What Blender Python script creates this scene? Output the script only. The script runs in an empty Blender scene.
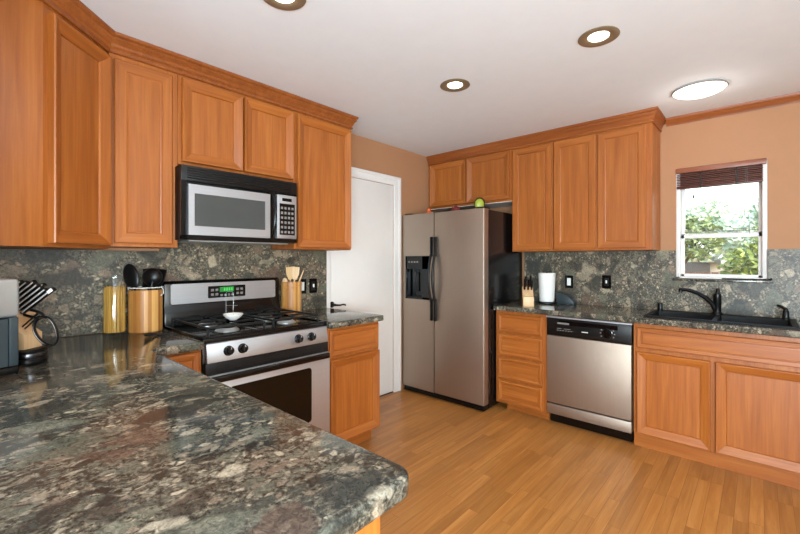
import bpy, bmesh, math, random
from mathutils import Vector, Matrix
random.seed(7)
PI = math.pi
S = bpy.context.scene
COL = S.collection

# ------------------------------------------------------------------ camera, world, light, exposure
cd = bpy.data.cameras.new('camera'); cam = bpy.data.objects.new('camera', cd); COL.objects.link(cam)
cam.location = (2.7107, -3.8122, 1.3162)
cam.rotation_euler = (PI/2, 0, 0.73203)
cd.sensor_width = 36.0; cd.lens = 36.0*400.85/800.0
cd.shift_y = -7.43/800.0; cd.clip_start = 0.05; cd.clip_end = 200
S.camera = cam
S.view_settings.view_transform = 'Standard'; S.view_settings.look = 'None'
S.view_settings.gamma = 1.0; S.view_settings.use_curve_mapping = False
S.view_settings.exposure = -0.24
S.cycles.use_denoising = True
S.cycles.max_bounces = 10; S.cycles.diffuse_bounces = 6; S.cycles.glossy_bounces = 5
S.cycles.transmission_bounces = 8; S.cycles.sample_clamp_indirect = 8.0

W = bpy.data.worlds.new('sky'); S.world = W; W.use_nodes = True
wn = W.node_tree; wn.nodes.clear()
wo = wn.nodes.new('ShaderNodeOutputWorld'); wb = wn.nodes.new('ShaderNodeBackground')
sk = wn.nodes.new('ShaderNodeTexSky'); sk.sky_type = 'NISHITA'; sk.sun_disc = False
sk.sun_elevation = math.radians(48); sk.sun_rotation = math.radians(80); sk.air_density = 1.6; sk.dust_density = 3.0; sk.ozone_density = 1.0
wb.inputs['Strength'].default_value = 1.0
wn.links.new(sk.outputs[0], wb.inputs[0]); wn.links.new(wb.outputs[0], wo.inputs[0])

def light(name, kind, loc, rot, energy, color, **kw):
    l = bpy.data.lights.new(name, kind); l.energy = energy; l.color = color
    for k, v in kw.items(): setattr(l, k, v)
    o = bpy.data.objects.new(name, l); o.location = loc; o.rotation_euler = rot; COL.objects.link(o)
    return o
light('sun', 'SUN', (6, 4, 12), (math.radians(42), 0, math.radians(80)), 5.0, (1.0, .95, .86), angle=math.radians(1.5))
# area lamps added as daylight in the unseen dining windows behind the camera
light('daylight_fill_south', 'AREA', (3.82, -7.93, 1.35), (PI/2+math.radians(36), 0, 0), 200, (.68, .87, 1.0), shape='RECTANGLE', size=1.7, size_y=1.9)
light('daylight_fill_east', 'AREA', (4.93, -4.6, 1.45), (PI/2+math.radians(36), 0, PI/2), 150, (.68, .87, 1.0), shape='RECTANGLE', size=2.3, size_y=1.7)
# unseen soft fill for a bounced flash, added behind camera, aimed at the ceiling
SB = Vector((3.65, -4.75, .95))
light('flash_fill', 'AREA', SB, (Vector((2.1, -2.6, 2.75))-SB).to_track_quat('-Z', 'Y').to_euler(), 160, (.74, .90, 1.0), shape='RECTANGLE', size=1.3, size_y=1.0)

# ------------------------------------------------------------------ materials
def lin(r, g, b):
    f = lambda c: (c/255/12.92 if c/255 <= .04045 else ((c/255+.055)/1.055)**2.4)
    return (f(r), f(g), f(b), 1.0)
class NT:
    def __init__(s, name):
        s.m = bpy.data.materials.new(name); s.m.use_nodes = True; s.t = s.m.node_tree
        s.b = s.t.nodes['Principled BSDF']
    def n(s, typ, ins=None, **attr):
        x = s.t.nodes.new(typ)
        for k, v in attr.items(): setattr(x, k, v)
        for k, v in (ins or {}).items():
            if isinstance(v, bpy.types.NodeSocket): s.t.links.new(v, x.inputs[k])
            else: x.inputs[k].default_value = v
        return x
    def ramp(s, fac, stops, interp='LINEAR'):
        x = s.n('ShaderNodeValToRGB', {'Fac': fac}); cr = x.color_ramp; cr.interpolation = interp
        while len(cr.elements) > 1: cr.elements.remove(cr.elements[-1])
        cr.elements[0].position = stops[0][0]; cr.elements[0].color = stops[0][1]
        for p, c in stops[1:]:
            e = cr.elements.new(p); e.color = c
        return x.outputs['Color']
    def math(s, op, a, b=0.0, clamp=False):
        x = s.n('ShaderNodeMath', {0: a, 1: b}, operation=op); x.use_clamp = clamp; return x.outputs[0]
    def mix(s, fac, a, b, blend='MIX'):
        x = s.n('ShaderNodeMix', data_type='RGBA', blend_type=blend)
        for i, v in ((0, fac), (6, a), (7, b)):
            if isinstance(v, bpy.types.NodeSocket): s.t.links.new(v, x.inputs[i])
            else: x.inputs[i].default_value = v
        return x.outputs[2]
    def set(s, **kw):
        names = dict(color='Base Color', rough='Roughness', metal='Metallic', spec='Specular IOR Level', ior='IOR', trans='Transmission Weight',
                     coat='Coat Weight', coat_rough='Coat Roughness', emit='Emission Color', estr='Emission Strength', normal='Normal', aniso='Anisotropic', alpha='Alpha', sub='Subsurface Weight')
        for k, v in kw.items():
            i = s.b.inputs[names[k]]
            if isinstance(v, bpy.types.NodeSocket): s.t.links.new(v, i)
            else: i.default_value = v
        return s
    def bump(s, h, strength=.2, dist=.002):
        return s.n('ShaderNodeBump', {'Strength': strength, 'Distance': dist, 'Height': h}).outputs[0]

def plain(name, rgb, rough=.5, metal=0.0, var=.04, **kw):
    """a plain finish with a faint procedural unevenness"""
    t = NT(name); c = lin(*rgb)
    co = t.n('ShaderNodeTexCoord').outputs['Object']
    nz = t.n('ShaderNodeTexNoise', {'Vector': co, 'Scale': 9.0, 'Detail': 4.0}).outputs['Fac']
    lo = tuple(x*(1-var) for x in c[:3])+(1,); hi = tuple(min(1, x*(1+var)) for x in c[:3])+(1,)
    t.set(color=t.ramp(nz, [(.3, lo), (.7, hi)]), rough=rough, metal=metal, **kw)
    return t.m

def wood(name, axis, c_dark, c_mid, c_light, rough=.4, scale=1.0, coat=.05):
    t = NT(name)
    co = t.n('ShaderNodeTexCoord').outputs['Object']
    rnd = t.n('ShaderNodeObjectInfo').outputs['Random']
    off = t.math('MULTIPLY', rnd, 37.0)
    v = t.n('ShaderNodeVectorMath', {0: co, 1: off}, operation='ADD').outputs[0]
    st = [24.0*scale]*3; st['xyz'.index(axis)] = 1.3*scale
    mp = t.n('ShaderNodeMapping', {'Vector': v, 'Scale': st}).outputs[0]
    n1 = t.n('ShaderNodeTexNoise', {'Vector': mp, 'Scale': 1.0, 'Detail': 6.0, 'Roughness': .6, 'Distortion': .6}).outputs['Fac']
    st2 = [120.0*scale]*3; st2['xyz'.index(axis)] = 3.5*scale
    mp2 = t.n('ShaderNodeMapping', {'Vector': v, 'Scale': st2}).outputs[0]
    n2 = t.n('ShaderNodeTexNoise', {'Vector': mp2, 'Scale': 1.0, 'Detail': 3.0}).outputs['Fac']
    f = t.math('ADD', t.math('MULTIPLY', n1, .66), t.math('MULTIPLY', n2, .34))
    c = t.ramp(f, [(.26, lin(*c_dark)), (.5, lin(*c_mid)), (.74, lin(*c_light))])
    c = t.mix(t.math('MULTIPLY', rnd, .22), c, lin(*c_dark))
    t.set(color=c, rough=rough, coat=coat, coat_rough=.25, normal=t.bump(n2, .06, .001))
    return t.m

CH = ((134, 70, 23), (166, 93, 35), (190, 117, 50))
CHD = ((116, 58, 20), (148, 78, 29), (172, 102, 44))
M = {}
M['wood_z'] = wood('cherry_grain_upright', 'z', *CH)
M['wood_x'] = wood('cherry_grain_level', 'x', *CH)
M['wood_crown'] = wood('cherry_moulding', 'x', *CHD)
M['bamboo'] = wood('bamboo_strips', 'z', (158, 98, 44), (196, 138, 70), (218, 168, 98), .4)
def bamboo_staves(name):
    t = NT(name)
    co = t.n('ShaderNodeTexCoord').outputs['Object']; sp = t.n('ShaderNodeSeparateXYZ', {0: co})
    a = t.math('ARCTAN2', sp.outputs['Y'], sp.outputs['X'])
    k = t.math('FLOOR', t.math('MULTIPLY', t.math('ADD', a, .37), 4.5))
    wn_ = t.n('ShaderNodeTexWhiteNoise', {'W': k}, noise_dimensions='1D').outputs['Value']
    mp = t.n('ShaderNodeMapping', {'Vector': co, 'Scale': (160, 160, 5)}).outputs[0]
    g = t.n('ShaderNodeTexNoise', {'Vector': mp, 'Scale': 1.0, 'Detail': 3.0}).outputs['Fac']
    f = t.math('ADD', t.math('MULTIPLY', wn_, .7), t.math('MULTIPLY', g, .3))
    t.set(color=t.ramp(f, [(.1, lin(150, 92, 40)), (.5, lin(192, 136, 68)), (.85, lin(216, 168, 100))]), rough=.4)
    return t.m
M['bamboo_staves'] = bamboo_staves('bamboo_staves')
M['beech'] = wood('pale_block_wood', 'z', (205, 160, 112), (226, 188, 142), (238, 208, 168), .45)
M['spoon_wood'] = wood('spoon_wood', 'z', (206, 158, 100), (228, 186, 130), (240, 206, 156), .5)
M['blind_wood'] = wood('blind_slats_wood', 'x', (66, 30, 20), (88, 42, 28), (110, 58, 40), .45)
M['blind_rail'] = wood('blind_rail_wood', 'x', (120, 66, 44), (142, 82, 56), (160, 98, 70), .4)

def granite(name, rough=.09, gain=1.0, big=1.0, warm=0.0):
    t = NT(name)
    pos = t.n('ShaderNodeNewGeometry').outputs['Position']
    wob = t.n('ShaderNodeTexNoise', {'Vector': pos, 'Scale': 7.0, 'Detail': 3.0}).outputs['Color']
    wv = t.n('ShaderNodeVectorMath', {0: wob, 1: (.5, .5, .5)}, operation='SUBTRACT').outputs[0]
    wv = t.n('ShaderNodeVectorMath', {0: wv, 'Scale': .06}, operation='SCALE').outputs[0]
    p = t.n('ShaderNodeVectorMath', {0: pos, 1: wv}, operation='ADD').outputs[0]
    p = t.n('ShaderNodeMapping', {'Vector': p, 'Rotation': (.3, .35, .6), 'Scale': (1.25, .8, 1.0)}).outputs[0]
    def layer(scale, thr, soft, inset, stops):
        vo = t.n('ShaderNodeTexVoronoi', {'Vector': p, 'Scale': scale, 'Randomness': 1.0})
        ve = t.n('ShaderNodeTexVoronoi', {'Vector': p, 'Scale': scale, 'Randomness': 1.0}, feature='DISTANCE_TO_EDGE').outputs['Distance']
        sp = t.n('ShaderNodeSeparateColor', {0: vo.outputs['Color']})
        col = t.ramp(sp.outputs[0], stops, 'CONSTANT')
        pick = t.math('GREATER_THAN', sp.outputs[1], thr)
        nz = t.n('ShaderNodeTexNoise', {'Vector': pos, 'Scale': scale*3.2, 'Detail': 3.0}).outputs['Fac']
        e = t.math('ADD', ve, t.math('MULTIPLY', t.math('SUBTRACT', nz, .5), inset*1.2))
        msk = t.n('ShaderNodeMapRange', {'Value': e, 'From Min': inset, 'From Max': inset+soft}, interpolation_type='SMOOTHSTEP').outputs[0]
        return col, t.math('MULTIPLY', pick, msk)
    fine = t.n('ShaderNodeTexNoise', {'Vector': pos, 'Scale': 95.0, 'Detail': 5.0, 'Roughness': .7}).outputs['Fac']
    base = t.ramp(fine, [(.34, lin(30, 31, 29)), (.48, lin(66, 66, 61)), (.6, lin(106, 103, 95)), (.76, lin(158, 152, 140))])
    cS, mS = layer(58, .40, .20, .02, [(0, lin(140, 134, 123)), (.25, lin(100, 99, 92)), (.45, lin(54, 56, 53)), (.7, lin(120, 109, 99)), (.85, lin(166, 159, 146))])
    cM, mM = layer(25*big, .48, .16, .03, [(0, lin(62, 65, 62)), (.2, lin(94, 96, 88)), (.42, lin(132, 123, 112)), (.6, lin(40, 42, 41)), (.78, lin(106, 95, 87)), (.9, lin(156, 150, 138))])
    cL, mL = layer(8.4*big, .54, .10, .05, [(0, lin(42, 45, 44)), (.26, lin(84, 88, 81)), (.46, lin(48, 47, 45)), (.64, lin(84, 70, 63)), (.72, lin(140, 134, 124)), (.88, lin(108, 110, 100))])
    c = t.mix(t.math('MULTIPLY', mS, .8), base, cS)
    c = t.mix(t.math('MULTIPLY', mM, .82), c, cM)
    c = t.mix(t.math('MULTIPLY', mL, .78), c, cL)
    sp = t.n('ShaderNodeTexNoise', {'Vector': pos, 'Scale': 75.0, 'Detail': 6.0, 'Roughness': .75, 'Distortion': 1.6}).outputs['Fac']
    c = t.mix(.8, c, t.ramp(sp, [(.36, (.26, .26, .25, 1)), (.47, (.78, .78, .77, 1)), (.56, (1.10, 1.09, 1.07, 1)), (.70, (1.9, 1.86, 1.78, 1))]), 'MULTIPLY')
    sl_ = t.n('ShaderNodeTexNoise', {'Vector': pos, 'Scale': 9.0, 'Detail': 4.0}).outputs['Fac']
    c = t.mix(.6, c, t.ramp(sl_, [(.35, (.62, .61, .60, 1)), (.62, (1.25, 1.20, 1.14, 1))]), 'MULTIPLY')
    c = t.mix(1.0, c, (gain*(1.03+warm), gain*1.0, gain*(.92-warm), 1), 'MULTIPLY')
    t.set(color=c, rough=rough, spec=.5)
    return t.m
M['granite'] = granite('river_stone_granite', .10, 1.12)
M['granite_wall'] = granite('river_stone_granite_upright', .42, 1.42, .7, .07)

def floor_mat():
    t = NT('oak_strip_floor')
    pos = t.n('ShaderNodeTexCoord').outputs['Object']
    sx = t.n('ShaderNodeSeparateXYZ', {0: pos})
    uv = t.n('ShaderNodeCombineXYZ', {'X': sx.outputs['Y'], 'Y': sx.outputs['X'], 'Z': 0.0}).outputs[0]
    br = t.n('ShaderNodeTexBrick', {'Vector': uv, 'Color1': (0, 0, 0, 1), 'Color2': (1, 1, 1, 1), 'Mortar': (.5, .5, .5, 1), 'Scale': 1.0, 'Mortar Size': .0011, 'Mortar Smooth': .2,
                                   'Bias': 0.0, 'Brick Width': .82, 'Row Height': .058}, offset=.43, offset_frequency=3, squash=.7, squash_frequency=2)
    tone = br.outputs['Color']
    mp = t.n('ShaderNodeMapping', {'Vector': pos, 'Scale': (26, 1.6, 1)}).outputs[0]
    shift = t.n('ShaderNodeVectorMath', {0: mp, 1: t.n('ShaderNodeVectorMath', {0: tone, 'Scale': 31.0}, operation='SCALE').outputs[0]}, operation='ADD').outputs[0]
    g = t.n('ShaderNodeTexNoise', {'Vector': shift, 'Scale': 1.0, 'Detail': 6.0, 'Roughness': .65, 'Distortion': .8}).outputs['Fac']
    c = t.ramp(g, [(.3, lin(160, 104, 50)), (.5, lin(176, 119, 61)), (.7, lin(192, 136, 75))])
    tn = t.ramp(t.n('ShaderNodeSeparateColor', {0: tone}).outputs[0], [(0, (.80, .76, .70, 1)), (.5, (.97, .95, .92, 1)), (1, (1.11, 1.09, 1.04, 1))])
    c = t.mix(1.0, c, tn, 'MULTIPLY')
    c = t.mix(t.math('MULTIPLY', br.outputs['Fac'], .55), c, lin(96, 56, 28))
    t.set(color=c, rough=t.math('ADD', t.math('MULTIPLY', g, .14), .25), spec=.42, normal=t.bump(t.math('SUBTRACT', 1.0, br.outputs['Fac']), .12, .001))
    return t.m
M['floor'] = floor_mat()

def steel(name, rgb, rough=.34, axis='z'):
    t = NT(name)
    co = t.n('ShaderNodeTexCoord').outputs['Object']
    st = [420.0]*3; st['xyz'.index(axis)] = 2.0
    mp = t.n('ShaderNodeMapping', {'Vector': co, 'Scale': st}).outputs[0]
    n = t.n('ShaderNodeTexNoise', {'Vector': mp, 'Scale': 1.0, 'Detail': 2.0}).outputs['Fac']
    c = lin(*rgb)
    t.set(color=t.ramp(n, [(.35, tuple(x*.94 for x in c[:3])+(1,)), (.65, c)]), metal=1.0,
          rough=t.math('ADD', t.math('MULTIPLY', n, .06), rough))
    return t.m
M['steel'] = steel('brushed_steel', (180, 164, 149), .5)
M['steel_x'] = steel('brushed_steel_level', (200, 204, 208), .45, 'x')
M['steel_oven'] = steel('brushed_oven_steel', (214, 214, 216), .52, 'x')
M['smoked_chrome'] = steel('smoked_chrome', (96, 96, 100), .2)
M['tang'] = plain('satin_steel_tang', (205, 202, 198), .4, metal=.25)
M['chrome'] = steel('bright_metal', (225, 225, 225), .12)
M['paint_dining'] = plain('dining_wall_paint', (228, 226, 222), .8, var=.01)
M['paint_peach'] = plain('peach_wall_paint', (176, 127, 90), .7, var=.02)
M['ceiling'] = plain('ceiling_paint', (233, 235, 236), .85, var=.012)
M['white'] = plain('white_gloss_paint', (230, 226, 221), .4, var=.012)
M['white_plastic'] = plain('white_plastic', (238, 236, 230), .35, var=.01)
M['melamine'] = plain('pale_melamine', (226, 218, 208), .5)
M['black'] = plain('black_enamel', (9, 8, 8), .14, spec=.4)
M['black_satin'] = plain('black_satin_plastic', (13, 12, 12), .35, spec=.35)
M['black_iron'] = plain('black_cast_iron', (16, 16, 16), .45)
M['dark_trim'] = plain('bronze_lamp_trim', (136, 116, 90), .4, metal=.2)
M['gap_shade'] = plain('recess_shade_paint', (20, 12, 9), .8)  # near-black colour standing in for shade in gaps and slots
M['glass_dark'] = plain('dark_oven_glass', (16, 10, 7), .07, spec=.35)
M['mw_glass'] = plain('grey_microwave_glass', (70, 72, 70), .16)
M['fridge_side'] = plain('black_textured_steel', (18, 15, 15), .2)
M['sink_black'] = plain('black_composite_sink', (14, 14, 15), .5, spec=.2)
M['bronze_black'] = plain('oil_rubbed_black_metal', (16, 15, 15), .3, metal=.4)
M['grey_mark'] = plain('grey_print', (120, 116, 112), .5)
M['pale_mark'] = plain('pale_print', (196, 192, 186), .5)
M['silver_plastic'] = plain('silver_plastic', (176, 178, 176), .32, metal=.55)
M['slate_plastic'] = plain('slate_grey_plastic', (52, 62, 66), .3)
M['orange'] = plain('orange_ceramic', (216, 100, 48), .4)
M['dark_red'] = plain('dark_red_ceramic', (110, 38, 36), .35)
M['green'] = plain('yellow_green_ceramic', (168, 178, 60), .35)
M['dark_rim'] = plain('dark_green_rim', (42, 40, 16), .4)
M['pasta'] = plain('dry_pasta', (206, 160, 74), .55, var=.12)
M['pasta_dark'] = plain('dry_pasta_dark_strands', (176, 130, 52), .55, var=.12)  # every other strand darker, for colour variation
M['paper'] = plain('white_paper', (240, 238, 232), .8, var=.01)
M['concrete'] = plain('dusty_ground', (150, 140, 112), .9, var=.15)
M['siding'] = plain('grey_house_siding', (150, 140, 132), .8)
M['roofing'] = plain('pale_roof_shingle', (170, 168, 168), .8)
M['bark'] = plain('tree_bark', (92, 74, 56), .9, var=.2)
M['fence'] = plain('weathered_fence_wood', (150, 116, 100), .85, var=.15)
def leaf_mat(name, a, b):
    t = NT(name)
    pos = t.n('ShaderNodeNewGeometry').outputs['Position']
    nz = t.n('ShaderNodeTexNoise', {'Vector': pos, 'Scale': 5.0, 'Detail': 3.0}).outputs['Fac']
    t.set(color=t.ramp(nz, [(.35, lin(*a)), (.65, lin(*b))]), rough=.6)
    return t.m
M['leaf_bright'] = leaf_mat('bright_leaves', (86, 104, 36), (150, 164, 72))
M['leaf_overexposed'] = leaf_mat('overexposed_leaves', (176, 192, 166), (220, 228, 204))  # overexposed daylight put into the leaf colour as paleness
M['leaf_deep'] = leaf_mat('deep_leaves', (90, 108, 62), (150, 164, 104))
def glass(name, tint=(1, 1, 1, 1), rough=.0):
    t = NT(name); t.set(color=tint, rough=rough, trans=1.0, ior=1.45)
    return t.m
M['glass'] = glass('clear_glass', (.97, .98, .97, 1))
def pane(name='window_pane_glass'):
    t = NT(name); n = t.t.nodes; n.remove(t.b)
    tr = t.n('ShaderNodeBsdfTransparent', {'Color': (.96, .97, .97, 1)}); gl = t.n('ShaderNodeBsdfGlossy', {'Roughness': .02})
    fr = t.n('ShaderNodeFresnel', {'IOR': 1.45}) if name[0] == 'w' else t.n('ShaderNodeValue')
    if name[0] != 'w': fr.outputs[0].default_value = .07
    mx = t.n('ShaderNodeMixShader', {0: fr.outputs[0], 1: tr.outputs[0], 2: gl.outputs[0]})
    t.t.links.new(mx.outputs[0], n['Material Output'].inputs[0])
    return t.m
M['pane'] = pane()
M['jar_glass'] = pane('jar_glass')
def emit(name, rgb, s):
    t = NT(name); t.set(color=lin(*rgb), emit=lin(*rgb), estr=s); return t.m
M['bulb'] = emit('lit_bulb', (255, 246, 226), 6.0)
M['dome'] = emit('lit_dome_lens', (255, 248, 232), 2.6)
M['led'] = emit('green_display', (30, 120, 45), .22)
M['led_digit'] = emit('green_digits', (70, 180, 80), .4)

# ------------------------------------------------------------------ mesh builder
class MB:
    def __init__(s): s.v = []; s.f = []; s.mi = []
    def add(s, vs, fs, mi=0):
        o = len(s.v); s.v += [tuple(x) for x in vs]
        for f in fs: s.f.append([i+o for i in f]); s.mi.append(mi)
        return s
    def box(s, x0, y0, z0, x1, y1, z1, mi=0, M4=None):
        x0, x1 = min(x0, x1), max(x0, x1); y0, y1 = min(y0, y1), max(y0, y1); z0, z1 = min(z0, z1), max(z0, z1)
        v = [Vector(p) for p in [(x0,y0,z0),(x1,y0,z0),(x1,y1,z0),(x0,y1,z0),(x0,y0,z1),(x1,y0,z1),(x1,y1,z1),(x0,y1,z1)]]
        if M4 is not None: v = [M4 @ p for p in v]
        return s.add(v, [(0,3,2,1),(4,5,6,7),(0,1,5,4),(1,2,6,5),(2,3,7,6),(3,0,4,7)], mi)
    def prism(s, poly, z0, z1, mi=0, plane='xy', M4=None):
        n = len(poly)
        def P(a, b, c): return Vector((a,b,c)) if plane == 'xy' else (Vector((a,c,b)) if plane == 'xz' else Vector((c,a,b)))
        v = [P(a,b,z0) for a,b in poly]+[P(a,b,z1) for a,b in poly]
        if M4 is not None: v = [M4 @ p for p in v]
        return s.add(v, [list(range(n))[::-1], list(range(n,2*n))]+[(i,(i+1)%n,n+(i+1)%n,n+i) for i in range(n)], mi)
    def lathe(s, prof, c=(0,0,0), n=32, mi=0, M4=None, caps=True):
        v = []; f = []
        for r, z in prof:
            for k in range(n):
                a = 2*PI*k/n; p = Vector((r*math.cos(a), r*math.sin(a), z))
                if M4 is not None: p = M4 @ p
                v.append(p+Vector(c))
        for i in range(len(prof)-1):
            for k in range(n): f.append((i*n+k, i*n+(k+1)%n, (i+1)*n+(k+1)%n, (i+1)*n+k))
        if caps:
            f.append(list(range(n))[::-1]); f.append([(len(prof)-1)*n+k for k in range(n)])
        return s.add(v, f, mi)
    def tube(s, path, r, n=10, mi=0, closed=False, flat=1.0):
        P = [Vector(p) for p in path]; m = len(P); rr = r if isinstance(r, (list, tuple)) else [r]*m
        v = []; f = []; up = None
        for i in range(m):
            if closed: d = P[(i+1)%m]-P[i-1]
            else: d = P[min(i+1,m-1)]-P[max(i-1,0)]
            d.normalize()
            if up is None: up = Vector((0,0,1)) if abs(d.z) < .9 else Vector((1,0,0))
            a = up-d*up.dot(d)
            if a.length < 1e-6: a = d.orthogonal()
            a.normalize(); up = a; b = d.cross(a)
            for k in range(n):
                t = 2*PI*k/n; v.append(P[i]+(a*math.cos(t)*flat+b*math.sin(t))*rr[i])
        for i in range(m if closed else m-1):
            j = (i+1)%m
            for k in range(n): f.append((i*n+k, i*n+(k+1)%n, j*n+(k+1)%n, j*n+k))
        if not closed: f.append(list(range(n))[::-1]); f.append([(m-1)*n+k for k in range(n)])
        return s.add(v, f, mi)
    def ell(s, c, r, n=20, m=12, mi=0, M4=None):
        prof = []; v = []; f = []
        for i in range(m+1):
            t = PI*i/m
            for k in range(n):
                a = 2*PI*k/n; p = Vector((r[0]*math.sin(t)*math.cos(a), r[1]*math.sin(t)*math.sin(a), -r[2]*math.cos(t)))
                if M4 is not None: p = M4 @ p
                v.append(p+Vector(c))
        for i in range(m):
            for k in range(n): f.append((i*n+k, i*n+(k+1)%n, (i+1)*n+(k+1)%n, (i+1)*n+k))
        return s.add(v, f, mi)
    def build(s, name, mats, parent=None, bevel=0, seg=2, smooth=40, world=False):
        mats = mats if isinstance(mats, (list, tuple)) else [mats]
        me = bpy.data.meshes.new(name); me.from_pydata([tuple(p) for p in s.v], [], s.f)
        for m in mats: me.materials.append(m)
        me.polygons.foreach_set('material_index', s.mi); me.update()
        bm = bmesh.new(); bm.from_mesh(me)
        bmesh.ops.recalc_face_normals(bm, faces=bm.faces)
        if bevel:
            es = [e for e in bm.edges if len(e.link_faces) == 2 and e.calc_face_angle(0) > math.radians(35)]
            bmesh.ops.bevel(bm, geom=es, offset=bevel, segments=seg, profile=.5, affect='EDGES', clamp_overlap=True)
        bm.to_mesh(me); bm.free()
        if smooth:
            me.polygons.foreach_set('use_smooth', [True]*len(me.polygons))
            me.set_sharp_from_angle(angle=math.radians(smooth))
        o = bpy.data.objects.new(name, me); COL.objects.link(o)
        if parent is not None:
            o.parent = parent
        return o

def tag(o, label=None, cat=None, group=None, kind=None):
    if label: o['label'] = label
    if cat: o['category'] = cat
    if group: o['group'] = group
    if kind: o['kind'] = kind
    return o
def thing(name, label, cat, loc=(0,0,0), rz=0, group=None):
    o = bpy.data.objects.new(name, None); COL.objects.link(o); o.empty_display_size = .05
    o.location = loc; o.rotation_euler = (0,0,rz)
    return tag(o, label, cat, group)
def struct(name, mb, mats, label=None, **kw):
    return tag(mb.build(name, mats, **kw), label, None, None, 'structure')
def dup(root, loc, rz=None, label=None):
    r = root.copy(); COL.objects.link(r); r.location = loc
    if rz is not None: r.rotation_euler = (0,0,rz)
    if label: r['label'] = label
    for ch in list(root.children):
        c = ch.copy(); COL.objects.link(c); c.parent = r
        for g in list(ch.children):
            d = g.copy(); COL.objects.link(d); d.parent = c
    return r
def arc(cx, cy, r, a0, a1, n=8):
    return [(cx+r*math.cos(a0+(a1-a0)*i/n), cy+r*math.sin(a0+(a1-a0)*i/n)) for i in range(n+1)]
def sweep_plan(path, prof):
    """profile (out, z) swept along a plan path with mitred corners; outward = right of travel"""
    P = [Vector((a,b)) for a,b in path]; v = []; f = []; n = len(prof); m = len(P)
    for i in range(m):
        if i == 0: d = (P[1]-P[0]).normalized(); off = Vector((d.y,-d.x))
        elif i == m-1: d = (P[-1]-P[-2]).normalized(); off = Vector((d.y,-d.x))
        else:
            d0 = (P[i]-P[i-1]).normalized(); d1 = (P[i+1]-P[i]).normalized()
            n0 = Vector((d0.y,-d0.x)); n1 = Vector((d1.y,-d1.x)); off = (n0+n1)/(1+n0.dot(n1))
        for o, z in prof: v.append((P[i].x+off.x*o, P[i].y+off.y*o, z))
    for i in range(m-1):
        for k in range(n): f.append((i*n+k, i*n+(k+1)%n, (i+1)*n+(k+1)%n, (i+1)*n+k))
    f.append(list(range(n))); f.append([(m-1)*n+k for k in range(n)][::-1])
    return MB().add(v, f)

# ------------------------------------------------------------------ room shell
H = 2.44
struct('floor', MB().box(-.2, -8.0, -.1, 5.1, .2, 0), M['floor'])
struct('ceiling', MB().box(-.2, -8.1, H, 5.1, .2, H+.1), M['ceiling'])
# west wall with the door opening
D0, D1, DZ = -1.692, -.897, 2.052
struct('wall_west', MB().box(-.12, -8.0, 0, 0, D0, H).box(-.12, D0, DZ, 0, D1, H).box(-.12, D1, 0, 0, .12, H), M['paint_peach'])
# north wall with the window opening
WX0, WX1, WZ0, WZ1 = 2.217, 2.748, 1.172, 2.028
struct('wall_north', MB().box(0, 0, 0, WX0, .14, H).box(WX1, 0, 0, 5.0, .14, H).box(WX0, 0, 0, WX1, .14, WZ0).box(WX0, 0, WZ1, WX1, .14, H), M['paint_peach'])
struct('wall_south', MB().box(0, -4.02, 0, 1.25, -3.9, H), M['paint_peach'])
struct('wall_dining', MB().box(0, -8.12, 0, 2.92, -8.0, H).box(4.72, -8.12, 0, 5.0, -8.0, H).box(2.92, -8.12, 0, 4.72, -8.0, .35).box(2.92, -8.12, 2.32, 4.72, -8.0, H), M['paint_dining'])
struct('wall_east', MB().box(5.0, -8.0, 0, 5.12, -5.8, H).box(5.0, -3.4, 0, 5.12, .12, H).box(5.0, -5.8, 0, 5.12, -3.4, .55).box(5.0, -5.8, 2.32, 5.12, -3.4, H), M['paint_dining'])
def dining_window(name, x0, x1, z0, z1, n, loc, rz):
    e = thing(name, None, None, loc, rz); tag(e, kind='structure')
    m = MB().box(x0, -.05, z0, x1, .05, z0+.06).box(x0, -.05, z1-.06, x1, .05, z1)
    for k in range(n+1):
        x = x0+.03+(x1-x0-.06)*k/n; m.box(x-.03, -.045, z0, x+.03, .045, z1)
    m.build('window_frame', M['white'], e)
dining_window('window_2', 2.92, 4.72, .35, 2.32, 2, (0, -8.05, 0), 0)
dining_window('window_3', -5.8, -3.4, .55, 2.32, 2, (5.06, 0, 0), PI/2)
# crown trims
CP = [(0, 2.343), (.008, 2.343), (.012, 2.347), (.012, 2.354), (.007, 2.357), (.007, 2.366), (.013, 2.371), (.015, 2.380), (.022, 2.394), (.033, 2.406), (.034, 2.413), (.030, 2.415), (.040, 2.424), (.042, 2.428), (.042, H-.001), (0, H-.001)]
DG = .275
DX, DY = .311+DG, -3.30-DG
struct('trim_1', sweep_plan([(DX, -3.898), (DX, DY), (.311, -3.30), (.311, -1.722), (.001, -1.722)], CP), M['wood_crown'], 'cherry crown moulding along the stove wall cabinets')
struct('trim_2', sweep_plan([(.001, -.327), (2.112, -.327), (2.112, -.001)], CP), M['wood_crown'], 'cherry crown moulding over the cabinets beside the window')
CW = [(0, 2.378), (.005, 2.378), (.008, 2.388), (.016, 2.398), (.026, 2.416), (.030, 2.420), (.034, H-.001), (0, H-.001)]
struct('trim_3', sweep_plan([(2.153, -.001), (4.995, -.001)], CW), M['wood_crown'], 'cherry crown moulding along the wall over the window')

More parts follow.
